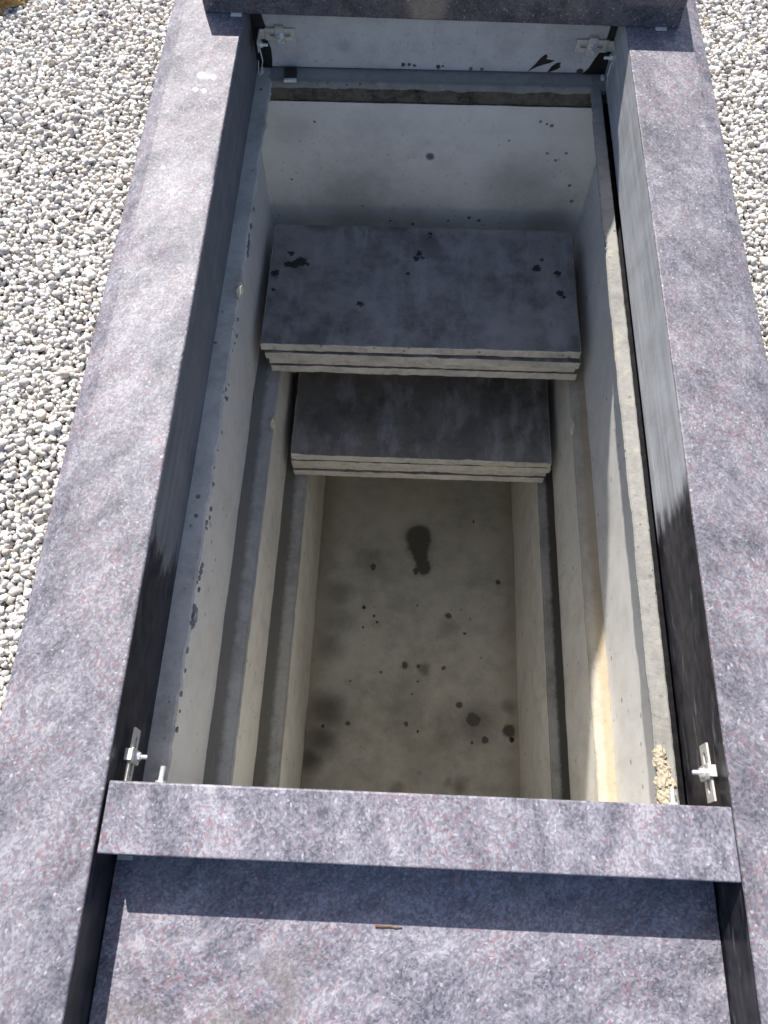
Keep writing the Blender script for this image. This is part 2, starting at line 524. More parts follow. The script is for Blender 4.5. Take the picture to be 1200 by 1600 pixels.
def empty(name, loc):
    e = bpy.data.objects.new(name, None)
    e.empty_display_size = 0.05
    e.location = loc
    C.objects.link(e)
    bpy.context.view_layer.update()
    return e


def bm_mesh(bm, name, smooth=False):
    me = bpy.data.meshes.new(name)
    bm.normal_update()
    bm.to_mesh(me)
    bm.free()
    if smooth:
        for p in me.polygons:
            p.use_smooth = True
    return me


def add_box(bm, x0, x1, y0, y1, z0, z1, mat=0):
    vs = [bm.verts.new(v) for v in ((x0, y0, z0), (x1, y0, z0), (x1, y1, z0), (x0, y1, z0), (x0, y0, z1), (x1, y0, z1), (x1, y1, z1), (x0, y1, z1))]
    fs_ = []
    for f in ((3, 2, 1, 0), (4, 5, 6, 7), (0, 1, 5, 4), (1, 2, 6, 5), (2, 3, 7, 6), (3, 0, 4, 7)):
        fc = bm.faces.new([vs[i] for i in f])
        fc.material_index = mat
        fs_.append(fc)
    return vs, fs_


def bevel_all(bm, off, seg=2, edges=None):
    bmesh.ops.bevel(bm, geom=list(edges if edges is not None else bm.edges), offset=off, segments=seg, profile=0.6, affect='EDGES', clamp_overlap=True)


def box_obj(name, dims, mats, parent=None, bevel=0.0, seg=2):
    bm = bmesh.new()
    add_box(bm, *dims)
    if bevel:
        bevel_all(bm, bevel, seg)
    return link(name, bm_mesh(bm, name), mats, parent)


def nz(x, y=0.0, z=0.0, oct=4):
    return noise.fractal(Vector((x, y, z)), 0.9, 2.1, oct, noise_basis='PERLIN_ORIGINAL')


# ------------------------------------------------------------------ ground
HX, HY0, HY1 = 0.60, -0.60, 2.36
bm = bmesh.new()
G = 1500.0
zs_ = -0.158
for a in ((-G, -G, -HX, G), (HX, -G, G, G), (-HX, -G, HX, HY0), (-HX, HY1, HX, G)):
    bm.faces.new([bm.verts.new((a[0], a[1], zs_)), bm.verts.new((a[2], a[1], zs_)), bm.verts.new((a[2], a[3], zs_)), bm.verts.new((a[0], a[3], zs_))])
g = link('ground', bm_mesh(bm, 'ground'), M_ground)
g['kind'] = 'structure'
g['label'] = 'pale gravel ground of the cemetery around the grave'

# ------------------------------------------------------------------ granite surround
bpy.context.view_layer.update()


def side_rail(sgn, mat_top, mat_in, label):
    """long rail: flat top, eased inner edge, shallow outer slope"""
    xi, xc, xo = 0.48, 0.640, 0.672
    prof = [(xi, -0.188), (xi, -0.0035), (xi + 0.0012, -0.001), (xi + 0.0035, 0.0), (xc - 0.004, 0.0), (xc, -0.0008), (xo - 0.003, -0.0075), (xo, -0.011), (xo, -0.26), (xo - 0.08, -0.26), (xo - 0.08, -0.190)]
    ys = [-0.62 + i * (2.97 / 160) for i in range(161)]
    bm = bmesh.new()
    rows = []
    for y in ys:
        r = []
        for k, (x, z) in enumerate(prof):
            jx = nz(y * 30, 3.1 * sgn, k * 0.0) * 0.0007 if k in (1, 2, 3) else 0.0
            jx += nz(y * 1.5, 9.1 * sgn) * 0.0008
            r.append(bm.verts.new((sgn * (x + jx), y, z)))
        rows.append(r)
    n = len(prof)
    for i in range(len(rows) - 1):
        for k in range(n):
            a, b = rows[i][k], rows[i][(k + 1) % n]
            c, d = rows[i + 1][(k + 1) % n], rows[i + 1][k]
            f = bm.faces.new((a, b, c, d) if sgn > 0 else (d, c, b, a))
            f.material_index = 1 if k == 0 or k >= n - 2 else 0
    bm.faces.new(rows[0] if sgn < 0 else rows[0][::-1])
    bm.faces.new(rows[-1][::-1] if sgn < 0 else rows[-1])
    bmesh.ops.recalc_face_normals(bm, faces=bm.faces)
    o = link('side_rail', bm_mesh(bm, 'side_rail'), [mat_top, mat_in])
    return tag(o, label, 'kerb rail', 'granite side rails')


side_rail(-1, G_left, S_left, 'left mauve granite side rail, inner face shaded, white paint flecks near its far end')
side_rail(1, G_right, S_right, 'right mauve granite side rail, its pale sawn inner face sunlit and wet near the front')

# dark soil trench beside the vault, under the right rail
bm = bmesh.new()
tp = [(0.60, -0.255), (0.62, -0.30), (0.62, -0.75), (0.568, -0.76), (0.568, -0.24)]
for i in range(4):
    (xa, za), (xb, zb) = tp[i], tp[i + 1]
    bm.faces.new([bm.verts.new((xa, -0.1, za)), bm.verts.new((xb, -0.1, zb)), bm.verts.new((xb, 2.3, zb)), bm.verts.new((xa, 2.3, za))])
so = link('soil', bm_mesh(bm, 'soil'), plain('soil', (0.045, 0.035, 0.025), 0.95, var=0.4, scale=30, bump=0.6))
so['kind'] = 'structure'
so['label'] = 'dark soil beside the vault'

# front cross rail
bm = bmesh.new()
add_box(bm, -0.4745, 0.4785, -0.0065, 0.0975, -0.17, 0.0)
bevel_all(bm, 0.0035, 3)
o = link('cross_rail', bm_mesh(bm, 'cross_rail'), G_front)
tag(o, 'narrow mauve granite cross rail closing the near end of the open vault', 'kerb rail')

# low slab in front of it
bm = bmesh.new()
add_box(bm, -0.478, 0.4775, -0.62, 0.03, -0.16, ZS)
bevel_all(bm, 0.002, 2)
o = link('granite_slab', bm_mesh(bm, 'granite_slab'), G_slab)
tag(o, 'polished mauve granite slab set low in front of the cross rail, its far strip in shadow', 'stone slab')

# dark base block and headstone
RB = Matrix.Translation((0.014, 1.931, 0)) @ Matrix.Rotation(math.radians(-1.2), 4, 'Z')
bm = bmesh.new()
add_box(bm, -0.596, 0.596, 0.0, 0.40, 0.0, 0.112)
bevel_all(bm, 0.004, 3)
bm.transform(RB)
o = link('stone_plinth', bm_mesh(bm, 'stone_plinth'), G_dark)
tag(o, 'dark polished granite block lying across the far end of both side rails', 'plinth')

sil = [(-0.514, 0.112), (-0.5425, 0.22), (-0.580, 0.36), (-0.617, 0.50), (-0.684, 0.75), (-0.69, 1.05), (-0.62, 1.30), (-0.50, 1.49), (-0.42, 1.60), (-0.33, 1.64),
       (-0.25, 1.59), (-0.185, 1.48), (-0.129, 1.376), (-0.082, 1.28), (-0.02, 1.13), (0.043, 1.015), (0.095, 0.905), (0.135, 0.80), (0.180, 0.665), (0.228, 0.562),
       (0.287, 0.461), (0.334, 0.364), (0.385, 0.22), (0.405, 0.112)]  # unseen; right side follows the shadow edge, left flared to block sun on floor
bm = bmesh.new()
fr = [bm.verts.new((x, 1.97, z)) for x, z in sil]
bk = [bm.verts.new((x, 2.07, z)) for x, z in sil]
bm.faces.new(fr)
bm.faces.new(bk[::-1])
for i in range(len(sil)):
    j = (i + 1) % len(sil)
    bm.faces.new((fr[j], fr[i], bk[i], bk[j]))
bmesh.ops.recalc_face_normals(bm, faces=bm.faces)
o = link('headstone', bm_mesh(bm, 'headstone'), G_dark)
tag(o, 'tall dark granite headstone with a sweeping side, standing out of view on the dark base block, outline shaped to shade the vault', 'headstone')

# rear crosspiece under the base, with black sealant at its ends
rc = empty('rear_crosspiece', (0.0, 2.05, ZR))
bm = bmesh.new()
add_box(bm, -0.449, 0.462, 2.0, 2.10, ZR + 0.004, -0.002)
bevel_all(bm, 0.0015, 1)
link('stone_bar', bm_mesh(bm, 'stone_bar'), S_rear, rc)


def blob(pts, y, th, mat, parent, name):
    bm = bmesh.new()
    a = [bm.verts.new((x, y, z)) for x, z in pts]
    b = [bm.verts.new((x, y + th, z)) for x, z in pts]
    bm.faces.new(a)
    bm.faces.new(b[::-1])
    for i in range(len(pts)):
        j = (i + 1) % len(pts)
        bm.faces.new((a[j], a[i], b[i], b[j]))
    bmesh.ops.recalc_face_normals(bm, faces=bm.faces)
    return link(name, bm_mesh(bm, name), mat, parent)


blob([(-0.485, -0.003), (-0.452, -0.003), (-0.449, -0.04), (-0.441, -0.075), (-0.445, -0.10), (-0.436, -0.13), (-0.437, -0.16), (-0.441, ZR + .002), (-0.485, ZR + .002)], 1.9985, 0.02, M_black, rc, 'sealant')
blob([(0.49, -0.003), (0.475, -0.003), (0.470, -0.03), (0.462, -0.06), (0.458, -0.10), (0.452, -0.118), (0.441, -0.14), (0.432, -0.165), (0.419, ZR + .003), (0.49, ZR + .003)], 1.9985, 0.02, M_black, rc, 'sealant')
# two leaf-shaped smears of sealant
blob([(0.268, -0.178), (0.283, -0.160), (0.296, -0.140), (0.309, -0.128), (0.314, -0.134), (0.311, -0.143), (0.335, -0.146), (0.323, -0.153), (0.305, -0.159), (0.290, -0.165)], 1.9982, 0.003, M_black, rc, 'smear')
blob([(0.322, -0.180), (0.330, -0.163), (0.342, -0.153), (0.353, -0.152), (0.351, -0.160), (0.355, -0.164), (0.346, -0.171), (0.334, -0.176)], 1.9982, 0.003, M_black, rc, 'smear')
tag(rc, 'grey sawn stone crosspiece under the dark block, smeared with black sealant', 'crosspiece')

# ------------------------------------------------------------------ concrete vault
YB, YF = 1.945, 0.045
va = empty('burial_vault', (0.0, 1.0, ZF))
tag(va, 'stepped pale concrete burial vault with two ledges and a stained floor, open on top', 'burial vault')


def grid_wall(name, p0, ux, uz, nx, nz_, mat, amp=0.002, fr=5.0, nrm=None):
    """slightly uneven wall sheet with thickness; p0 + ux*s + uz*t, nrm points into the room"""
    p0, ux, uz = Vector(p0), Vector(ux), Vector(uz)
    n = Vector(nrm).normalized()
    bm = bmesh.new()
    g_ = []
    for i in range(nx + 1):
        row = []
        for j in range(nz_ + 1):
            q = p0 + ux * (i / nx) + uz * (j / nz_)
            d = nz(q.x * fr + 3, q.y * fr, q.z * fr) * amp
            row.append(bm.verts.new(q + n * d))
        g_.append(row)
    for i in range(nx):
        for j in range(nz_):
            bm.faces.new((g_[i][j], g_[i + 1][j], g_[i + 1][j + 1], g_[i][j + 1]))
    # back skin for thickness
    cs = [(0, 0), (1, 0), (1, 1), (0, 1)]
    b = [bm.verts.new(p0 + ux * a + uz * c - n * 0.05) for a, c in cs]
    bm.faces.new(b)
    f0 = bm.faces[0] if False else None
    bm.normal_update()
    bm.faces.ensure_lookup_table()
    if bm.faces[0].normal.dot(n) < 0:
        for f in bm.faces:
            f.normal_flip()
    return link(name, bm_mesh(bm, name, True), mat, va)


L0, R0, L1, R1, L2, R2 = -0.503, 0.512, -0.435, 0.468, -0.363, 0.420
LY = YB - YF
# long walls of the three tiers
for tier, (xl, xr, zt, zb) in enumerate(((L0, R0, ZR - 0.03, Z1), (L1, R1, Z1, Z2), (L2, R2, Z2, ZF))):
    mw = M_wall_up if tier == 0 else M_wall
    grid_wall('side_wall', (xl, YF, zb), (0, LY, 0), (0, 0, zt - zb), 120, 22, mw, nrm=(1, 0, 0))
    grid_wall('side_wall', (xr, YF, zb), (0, LY, 0), (0, 0, zt - zb), 120, 22, mw, nrm=(-1, 0, 0))
    grid_wall('end_wall', (xl, YF, zb), (xr - xl, 0, 0), (0, 0, zt - zb), 40, 16, mw, nrm=(0, 1, 0))
    top = -0.246 if zt > -0.3 else zt
    grid_wall('end_wall', (xl, YB, zb), (xr - xl, 0, 0), (0, 0, top - zb), 50, 22, M_rear_wall, nrm=(0, -1, 0))


def ledge(xa, xb, z, mat):
    """ledge strip with an uneven inner edge; xa at the wall, xb at the drop"""
    bm = bmesh.new()
    N, Kx = 260, 6
    rows = []
    for i in range(N + 1):
        y = YF + LY * i / N
        e = nz(y * 22, xa * 50, z * 9) * 0.0028
        r = []
        for k in range(Kx + 1):
            x = xa + (xb - xa) * k / Kx
            zz = z + nz(x * 40, y * 40, z) * 0.0016 + (0.003 if k == 0 else 0)
            if k == Kx:
                x += e
                zz -= 0.0025
            r.append(bm.verts.new((x, y, zz)))
        r.append(bm.verts.new((xb + e * 0.4, y, z - 0.012)))
        rows.append(r)
    for i in range(N):
        for k in range(Kx + 1):
            bm.faces.new((rows[i][k], rows[i][k + 1], rows[i + 1][k + 1], rows[i + 1][k]))
    bmesh.ops.recalc_face_normals(bm, faces=bm.faces)
    bm.faces.ensure_lookup_table()
    if bm.faces[0].normal.z < 0:
        for f in bm.faces:
            f.normal_flip()
    return link('ledge', bm_mesh(bm, 'ledge', True), mat, va)


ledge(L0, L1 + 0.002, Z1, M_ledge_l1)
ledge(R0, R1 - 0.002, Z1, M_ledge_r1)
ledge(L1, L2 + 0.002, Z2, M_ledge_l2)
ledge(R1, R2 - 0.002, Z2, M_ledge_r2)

# floor
bm = bmesh.new()
bmesh.ops.create_grid(bm, x_segments=60, y_segments=110, size=0.5)
for v in bm.verts:
    x = L2 + (v.co.x + 0.5) * (R2 - L2)
    y = YF + (v.co.y + 0.5) * LY
    v.co = (x, y, ZF + nz(x * 7, y * 7, 2) * 0.003)
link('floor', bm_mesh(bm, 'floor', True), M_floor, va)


def rim(sgn, xin, xout, mat, name='rim'):
    """bearing rim along a long side: rough inner edge, mortar squeezed out here and there"""
    N = 620
    y0, y1 = YF, 2.0
    bm = bmesh.new()
    rows = []
    for i in range(N + 1):
        y = y0 + (y1 - y0) * i / N
        e = nz(y * 7, 5 * sgn) * 0.0025 + nz(y * 90, 9 * sgn) * 0.0007
        if sgn > 0:
            d = math.exp(-((y - 1.395) / 0.03) ** 2)
            e += d * (0.004 + nz(y * 120, 1) * 0.006)
            e += max(0, y - 1.45) * 0.012
        else:
            e += -max(0.0, nz(y * 9, 77) - 0.05) * 0.010 + nz(y * 48, 31) * 0.0022
        xi = xin * sgn + e
        zt = ZR + nz(y * 12, 3 * sgn) * 0.0012
        prof = [(xout, ZR - 0.10), (xout + nz(y * 40, 2) * 0.001, zt - 0.002), (xout - 0.003, zt),
                (xi + (xout - xi) * 0.66, zt + nz(y * 50, 1.5) * 0.0008), (xi + (xout - xi) * 0.33, zt + nz(y * 50, 8.5) * 0.001), (xi + 0.004, zt - 0.0006), (xi + 0.0005, zt - 0.004),
                (xi + 0.001 + nz(y * 60, 4) * 0.001, zt - 0.009), (xi + 0.007 + nz(y * 35, 6) * 0.001, zt - 0.015), (xout - 0.001, zt - 0.045), (0.53, zt - 0.05)]
        rows.append([bm.verts.new((sgn * x, y, z)) for x, z in prof])
    for i in range(N):
        for k in range(len(rows[0]) - 1):
            bm.faces.new((rows[i][k], rows[i][k + 1], rows[i + 1][k + 1], rows[i + 1][k])).material_index = 1 if k == len(rows[0]) - 2 else 0  # last strip black, standing in for shade in the gap beside the rail
    bmesh.ops.recalc_face_normals(bm, faces=bm.faces)
    bm.faces.ensure_lookup_table()
    f = [f for f in bm.faces if abs(f.normal.z) > 0.9 and f.calc_center_median().z > ZR - 0.006][0]
    if f.normal.z < 0:
        for q in bm.faces:
            q.normal_flip()
    return link(name, bm_mesh(bm, name, False), [mat, M_black], va)


rim(-1, -0.438 * -1 * -1, 0.486, M_rim_l)
rim(1, 0.432, 0.466, M_rim)
# rear rim: grey bearing strip, cream arris, dark mortar joint under it
bm = bmesh.new()
rows = []
N = 240
for i in range(N + 1):
    x = -0.47 + 0.95 * i / N
    e = nz(x * 20, 4.4) * 0.003
    rows.append([bm.verts.new(c) for c in ((x, 2.08, ZR), (x, 1.962, ZR + nz(x * 30, 2) * .0008), (x, 1.949 + e, ZR - 0.0015), (x, 1.944 + e * 1.2, ZR - 0.006), (x, 1.943 + e, ZR - 0.016 + nz(x * 14, 8) * 0.006), (x, 1.975, ZR - 0.018))])
for i in range(N):
    for k in range(5):
        f = bm.faces.new((rows[i][k], rows[i + 1][k], rows[i + 1][k + 1], rows[i][k + 1]))
        f.material_index = 0 if k < 1 else 1
bmesh.ops.recalc_face_normals(bm, faces=bm.faces)
link('rear_rim', bm_mesh(bm, 'rear_rim'), [M_rim_b, M_rim], va)
bm = bmesh.new()
rows = []
for i in range(161):
    x = -0.52 + 1.04 * i / 160
    rows.append([bm.verts.new((x, 1.9485 + nz(x * 25, z * 60) * 0.004 + (0.004 if j in (0, 4) else 0), z)) for j, z in enumerate((ZR - 0.012, ZR - 0.024, ZR - 0.038, ZR - 0.052, ZR - 0.064))])
for i in range(160):
    for k in range(4):
        bm.faces.new((rows[i][k], rows[i + 1][k], rows[i + 1][k + 1], rows[i][k + 1]))
bmesh.ops.recalc_face_normals(bm, faces=bm.faces)
link('mortar_joint', bm_mesh(bm, 'mortar_joint', True), M_joint, va)


def lump(name, centre, size, mat, parent, seed, sub=3, amp=0.35, freq=2.2):
    bm = bmesh.new()
    bmesh.ops.create_icosphere(bm, subdivisions=sub, radius=1.0)
    for v in bm.verts:
        c = v.co.normalized()
        d = 1 + nz(c.x * freq + seed, c.y * freq, c.z * freq) * amp + nz(c.x * 7 + seed, c.y * 7, c.z * 7) * amp * 0.4
        v.co = Vector((c.x * size[0], c.y * size[1], c.z * size[2])) * d + Vector(centre)
    return link(name, bm_mesh(bm, name), mat, parent)


# squeezed mortar clots clinging to the left rim edge
sd = 1
for y, n_, spread, sc_ in ((1.40, 9, 0.085, 1.0), (0.42, 6, 0.035, 1.1), (0.60, 3, 0.02, .6), (0.53, 3, 0.02, .6), (0.33, 3, .03, .6), (1.23, 2, .02, .6), (0.80, 5, .06, .5), (0.98, 6, .08, .5), (0.68, 4, .05, .55), (1.10, 4, .06, .5), (0.50, 4, .04, .6), (0.24, 4, .05, .5)):
    for k in range(n_):
        yy = y + random.uniform(-spread, spread)
        s = sc_ * random.uniform(0.6, 1.25)
        lump('mortar_clot', (-0.4365 + random.uniform(-.003, .003) - (0.006 * random.random() if y > 1.3 else 0), yy, ZR - 0.007 - random.uniform(0, .008)), (0.0045 * s, 0.010 * s, 0.007 * s), M_mortar_grey, va, sd, 2)
        sd += 3.7
# dropped mortar on the right rim near the cross rail
mo = empty('mortar_lump', (0.440, 0.16, ZR))
for k, (x, y, z, a) in enumerate(((0.4385, 0.197, 0.006, .0105), (0.437, 0.180, 0.005, .011), (0.4415, 0.162, 0.006, .011), (0.438, 0.145, 0.007, .014), (0.445, 0.128, 0.007, .013), (0.437, 0.118, 0.004, .012), (0.452, 0.147, 0.002, .009), (0.449, 0.172, 0.002, .007))):
    lump('clod', (x, y, ZR + z * 0.6), (a, a * 1.15, a * 0.75), M_mortar, mo, 40 + k * 5.3, 3, 0.45, 2.6)
tag(mo, 'crumbly tan mortar lump on the sunny rim beside the cross rail', 'mortar')

# broken pale chips on the upper ledges
for x, y, z, lab in ((-0.4335, 1.19, Z1 + .006, 'small pale concrete chip on the left ledge edge before the upper slab stack'),
                     (0.463, 1.205, Z1 + .006, 'small pale concrete chip with a dark hole on the right ledge edge'),
                     (-0.4385, 1.213, ZR + .002, 'small cream concrete chip stuck on the edge of the left rim')):
    o = lump('concrete_chip', (x, y, z), (0.0085, 0.023, 0.012), M_chip, None, x * 99 + 7, 2, 0.5, 1.6)
    tag(o, lab, 'chip')


# ------------------------------------------------------------------ cover slabs
def slab_mesh(wx, ly, th, seed, chip=None):
    """concrete cover slab: smooth dark face, pale broken arrises; origin at bottom centre"""
    bm = bmesh.new()
    nx, ny = 90, 40
    hx, hy = wx / 2, ly / 2
    xs = [-hx, -hx + 0.0025] + [-hx + 0.0025 + (wx - 0.005) * i / nx for i in range(1, nx)] + [hx - 0.0025, hx]
    ys = [-hy, -hy + 0.0025] + [-hy + 0.0025 + (ly - 0.005) * i / ny for i in range(1, ny)] + [hy - 0.0025, hy]
    layers = [0.0, 0.002, th * 0.35, th * 0.68, th - 0.0022, th]

    def warp(x, y, z):
        ex = nz(x * 30 + seed, y * 30, z * 60) * 0.0018
        ey = nz(x * 26, y * 30 + seed, z * 70 + 4) * 0.0019 - max(0.0, nz(x * 11 + seed, 3.3, 0.5) - 0.25) * 0.006 * (1 if y > 0 else -1)
        ez = nz(x * 3 + seed, y * 3, 1.0, 2) * 0.0008
        cx = cy = 0.0
        if chip and z > th * 0.6:
            d = math.hypot((x - chip[0]), (y - chip[1]))
            k = max(0.0, 1 - d / chip[2])
            cy += k * 0.008
            ez -= k * 0.010
        return x + ex + cx, y + ey + cy, z + ez

    idx = {}

    def V(i, j, l):
        if (i, j, l) not in idx:
            x, y, z = xs[i], ys[j], layers[l]
            ed = 0.0018 if l in (0, len(layers) - 1) else 0.0
            if ed:
                x = max(-hx + ed, min(hx - ed, x))
                y = max(-hy + ed, min(hy - ed, y))
            idx[(i, j, l)] = bm.verts.new(warp(x, y, z))
        return idx[(i, j, l)]
    I, J, Ln = len(xs) - 1, len(ys) - 1, len(layers) - 1
    for i in range(I):
        for j in range(J):
            f = bm.faces.new((V(i, j, Ln), V(i + 1, j, Ln), V(i + 1, j + 1, Ln), V(i, j + 1, Ln)))
            f.material_index = 0
    f = bm.faces.new((V(0, 0, 0), V(0, J, 0), V(I, J, 0), V(I, 0, 0))) if False else None
    for l in range(Ln):
        for i in range(I):
            bm.faces.new((V(i, 0, l), V(i + 1, 0, l), V(i + 1, 0, l + 1), V(i, 0, l + 1))).material_index = 1
            bm.faces.new((V(i + 1, J, l), V(i, J, l), V(i, J, l + 1), V(i + 1, J, l + 1))).material_index = 1
        for j in range(J):
            bm.faces.new((V(0, j + 1, l), V(0, j, l), V(0, j, l + 1), V(0, j + 1, l + 1))).material_index = 1
            bm.faces.new((V(I, j, l), V(I, j + 1, l), V(I, j + 1, l + 1), V(I, j, l + 1))).material_index = 1
    ring = [V(i, 0, 0) for i in range(I)] + [V(I, j, 0) for j in range(J)] + [V(i, J, 0) for i in range(I, 0, -1)] + [V(0, j, 0) for j in range(J, 0, -1)]
    bm.faces.new(ring[::-1]).material_index = 1
    return bm_mesh(bm, 'cover_slab')


pos_w = ['bottom slab', 'second slab from the bottom', 'third slab from the bottom', 'top slab']
stackA = [(0.014, -0.003, 0.938, 0.05), (0.008, 0.002, 0.930, -0.10), (0.008, -0.008, 0.940, -0.25), (-0.001, 0.002, 0.944, 0.12)]
thA = 0.0342
for k, (dx, dy, wx, rz) in enumerate(stackA):
    me = slab_mesh(wx, 0.470, thA - 0.0034, 11.3 * k + 2)
    o = link('cover_slab', me, [M_slab_top_a if k == 3 else M_slab_top, M_slab_edge])
    o.location = (dx, 1.612 + dy, Z1 + 0.003 + k * thA)
    o.rotation_euler.z = math.radians(rz)
    tag(o, ('%s of the upper stack of grey concrete cover slabs' % pos_w[k]) + (', dark with black wet spots' if k == 3 else ''), 'cover slab', 'upper stack of cover slabs')
stackB = [(0.013, -0.004, 0.834, 0.05), (0.015, 0.003, 0.842, -0.15), (0.018, -0.003, 0.846, 0.2), (0.0175, 0.000, 0.842, -0.1)]
thB = 0.0335
for k, (dx, dy, wx, rz) in enumerate(stackB):
    me = slab_mesh(wx, 0.470, thB - 0.0022, 7.7 * k + 61, chip=(-wx / 2 + 0.02, -0.235, 0.045) if k == 3 else None)
    o = link('cover_slab', me, [M_slab_top, M_slab_edge])
    o.location = (dx, 1.420 + dy, Z2 + 0.003 + k * thB)
    o.rotation_euler.z = math.radians(rz)
    tag(o, ('%s of the lower stack of concrete cover slabs' % pos_w[k]) + (', dark and shaded, its left corner chipped' if k == 3 else ''), 'cover slab', 'lower stack of cover slabs')


# ------------------------------------------------------------------ brackets and bolts
def slot_plate(w_, h_, th, slot_l, slot_h):
    """flat steel bar with a round-ended slot, in the local XZ plane, facing -Y"""
    bm = bmesh.new()
    n = 10
    inner = []
    for s_, x0 in ((1, slot_l / 2 - slot_h / 2), (-1, -slot_l / 2 + slot_h / 2)):
        for i in range(n + 1):
            a = -math.pi / 2 + math.pi * i / n
            inner.append((x0 + s_ * math.cos(a) * slot_h / 2, s_ * math.sin(a) * slot_h / 2))
    outer = []
    for x, z in inner:
        a = math.atan2(z, x)
        t_ = min(w_ / 2 / max(1e-6, abs(math.cos(a))), h_ / 2 / max(1e-6, abs(math.sin(a))))
        outer.append((t_ * math.cos(a), t_ * math.sin(a)))
    # force the four corners
    for cx in (-1, 1):
        for cz in (-1, 1):
            c = (cx * w_ / 2, cz * h_ / 2)
            k = min(range(len(outer)), key=lambda q: (outer[q][0] - c[0]) ** 2 + (outer[q][1] - c[1]) ** 2)
            outer[k] = c
    m = len(inner)
    L = []
    for y in (-th / 2, th / 2):
        L.append(([bm.verts.new((x, y, z)) for x, z in inner], [bm.verts.new((x, y, z)) for x, z in outer]))
    for i in range(m):
        j = (i + 1) % m
        bm.faces.new((L[0][0][i], L[0][0][j], L[0][1][j], L[0][1][i]))
        bm.faces.new((L[1][0][j], L[1][0][i], L[1][1][i], L[1][1][j]))
        bm.faces.new((L[0][1][i], L[0][1][j], L[1][1][j], L[1][1][i]))
        bm.faces.new((L[0][0][j], L[0][0][i], L[1][0][i], L[1][0][j]))
    bmesh.ops.recalc_face_normals(bm, faces=bm.faces)
    return bm


def stud(bm, length, r, off=0.0, turns=None):
    """threaded stud along -Y with ridges"""
    n, seg = 12, max(8, int(length / 0.0012))
    prev = None
    for i in range(seg + 1):
        y = off - length * i / seg
        rr = r * (1.0 if i % 2 else 0.86)
        if i == seg:
            rr *= 0.8
        ring = [bm.verts.new((rr * math.cos(2 * math.pi * k / n), y, rr * math.sin(2 * math.pi * k / n))) for k in range(n)]
        if prev:
            for k in range(n):
                bm.faces.new((prev[k], prev[(k + 1) % n], ring[(k + 1) % n], ring[k]))
        else:
            bm.faces.new(ring)
        prev = ring
    bm.faces.new(prev[::-1])


def prism(bm, r, y0, y1, n=6, rot=0.0):
    a = [bm.verts.new((r * math.cos(2 * math.pi * k / n + rot), y0, r * math.sin(2 * math.pi * k / n + rot))) for k in range(n)]
    b = [bm.verts.new((r * math.cos(2 * math.pi * k / n + rot), y1, r * math.sin(2 * math.pi * k / n + rot))) for k in range(n)]
    bm.faces.new(a)
    bm.faces.new(b[::-1])
    for k in range(n):
        bm.faces.new((a[(k + 1) % n], a[k], b[k], b[(k + 1) % n]))


def bracket(loc, mat4, label, w_=0.062, flip=1, arm=True, back=0.0, size=1.0):
    e = empty('corner_bracket', loc)
    T = Matrix.Translation(loc) @ mat4 @ Matrix.Scale(size, 4)

    def add(name, bm, mat, par=None):
        bmesh.ops.recalc_face_normals(bm, faces=bm.faces)
        bm.transform(T)
        return link(name, bm_mesh(bm, name), mat, par or e)
    bm = slot_plate(w_, 0.026, 0.003, w_ * 0.72, 0.009)
    add('slotted_plate', bm, M_zinc)
    bm = bmesh.new()                                   # clip plate across it, lips bent over
    add_box(bm, -0.0105, 0.0105, -0.0055, -0.002, -0.0165, 0.0165)
    add_box(bm, -0.0085, 0.0085, -0.0055, 0.006, 0.0165, 0.0195)
    add_box(bm, -0.0085, 0.0085, -0.0055, 0.004, -0.0190, -0.0165)
    bevel_all(bm, 0.0008, 1)
    clip = add('clip', bm, M_zinc)
    bm = bmesh.new()
    prism(bm, 0.0075, -0.0058, -0.0072, 20)
    add('washer', bm, M_zinc_b)
    bm = bmesh.new()
    prism(bm, 0.0062, -0.0072, -0.0125, 6, 0.3)
    add('nut', bm, M_zinc_b)
    bm = bmesh.new()
    stud(bm, 0.022 + back, 0.0034, back)
    add('stud', bm, M_zinc_b)
    if arm:                                            # short return bolted to the side rail
        bm = bmesh.new()
        add_box(bm, flip * (w_ / 2 + 0.0105) - 0.0015, flip * (w_ / 2 + 0.0105) + 0.0015, -0.045, 0.0, -0.013, 0.013)
        add_box(bm, min(flip * (w_ / 2 - .002), flip * (w_ / 2 + .0115)), max(flip * (w_ / 2 - .002), flip * (w_ / 2 + .0115)), -0.0015, 0.0015, -0.011, 0.011)
        bevel_all(bm, 0.0008, 1)
        add('return_arm', bm, M_zinc)
        bm = bmesh.new()
        prism(bm, 0.006, 0.0, -0.005, 6)
        stud(bm, 0.016, 0.0034, 0.0)
        bm.transform(Matrix.Translation((flip * (w_ / 2 + 0.009), -0.022, -0.010)) @ Matrix.Rotation(math.radians(90 * -flip), 4, 'Z'))
        add('side_bolt', bm, M_zinc_b)
        bm = bmesh.new()                               # loose wire tie hanging below the arm
        pts = [Vector((flip * (w_ / 2 + 0.010), -0.03, -0.012)), Vector((flip * (w_ / 2 + 0.006), -0.04, -0.035)), Vector((flip * (w_ / 2 + 0.012), -0.052, -0.060)), Vector((flip * (w_ / 2 + 0.016), -0.055, -0.052)), Vector((flip * (w_ / 2 + 0.014), -0.045, -0.030))]
        prev = None
        for q in pts:
            ring = [bm.verts.new(q + Vector((0.0011 * math.cos(a), 0.0011 * math.sin(a), 0))) for a in (0, 1.57, 3.14, 4.71)]
            if prev:
                for k in range(4):
                    bm.faces.new((prev[k], prev[(k + 1) % 4], ring[(k + 1) % 4], ring[k]))
            prev = ring
        add('wire_tie', bm, M_zinc_b)
    tag(e, label, 'bracket', 'steel corner brackets')
    return e


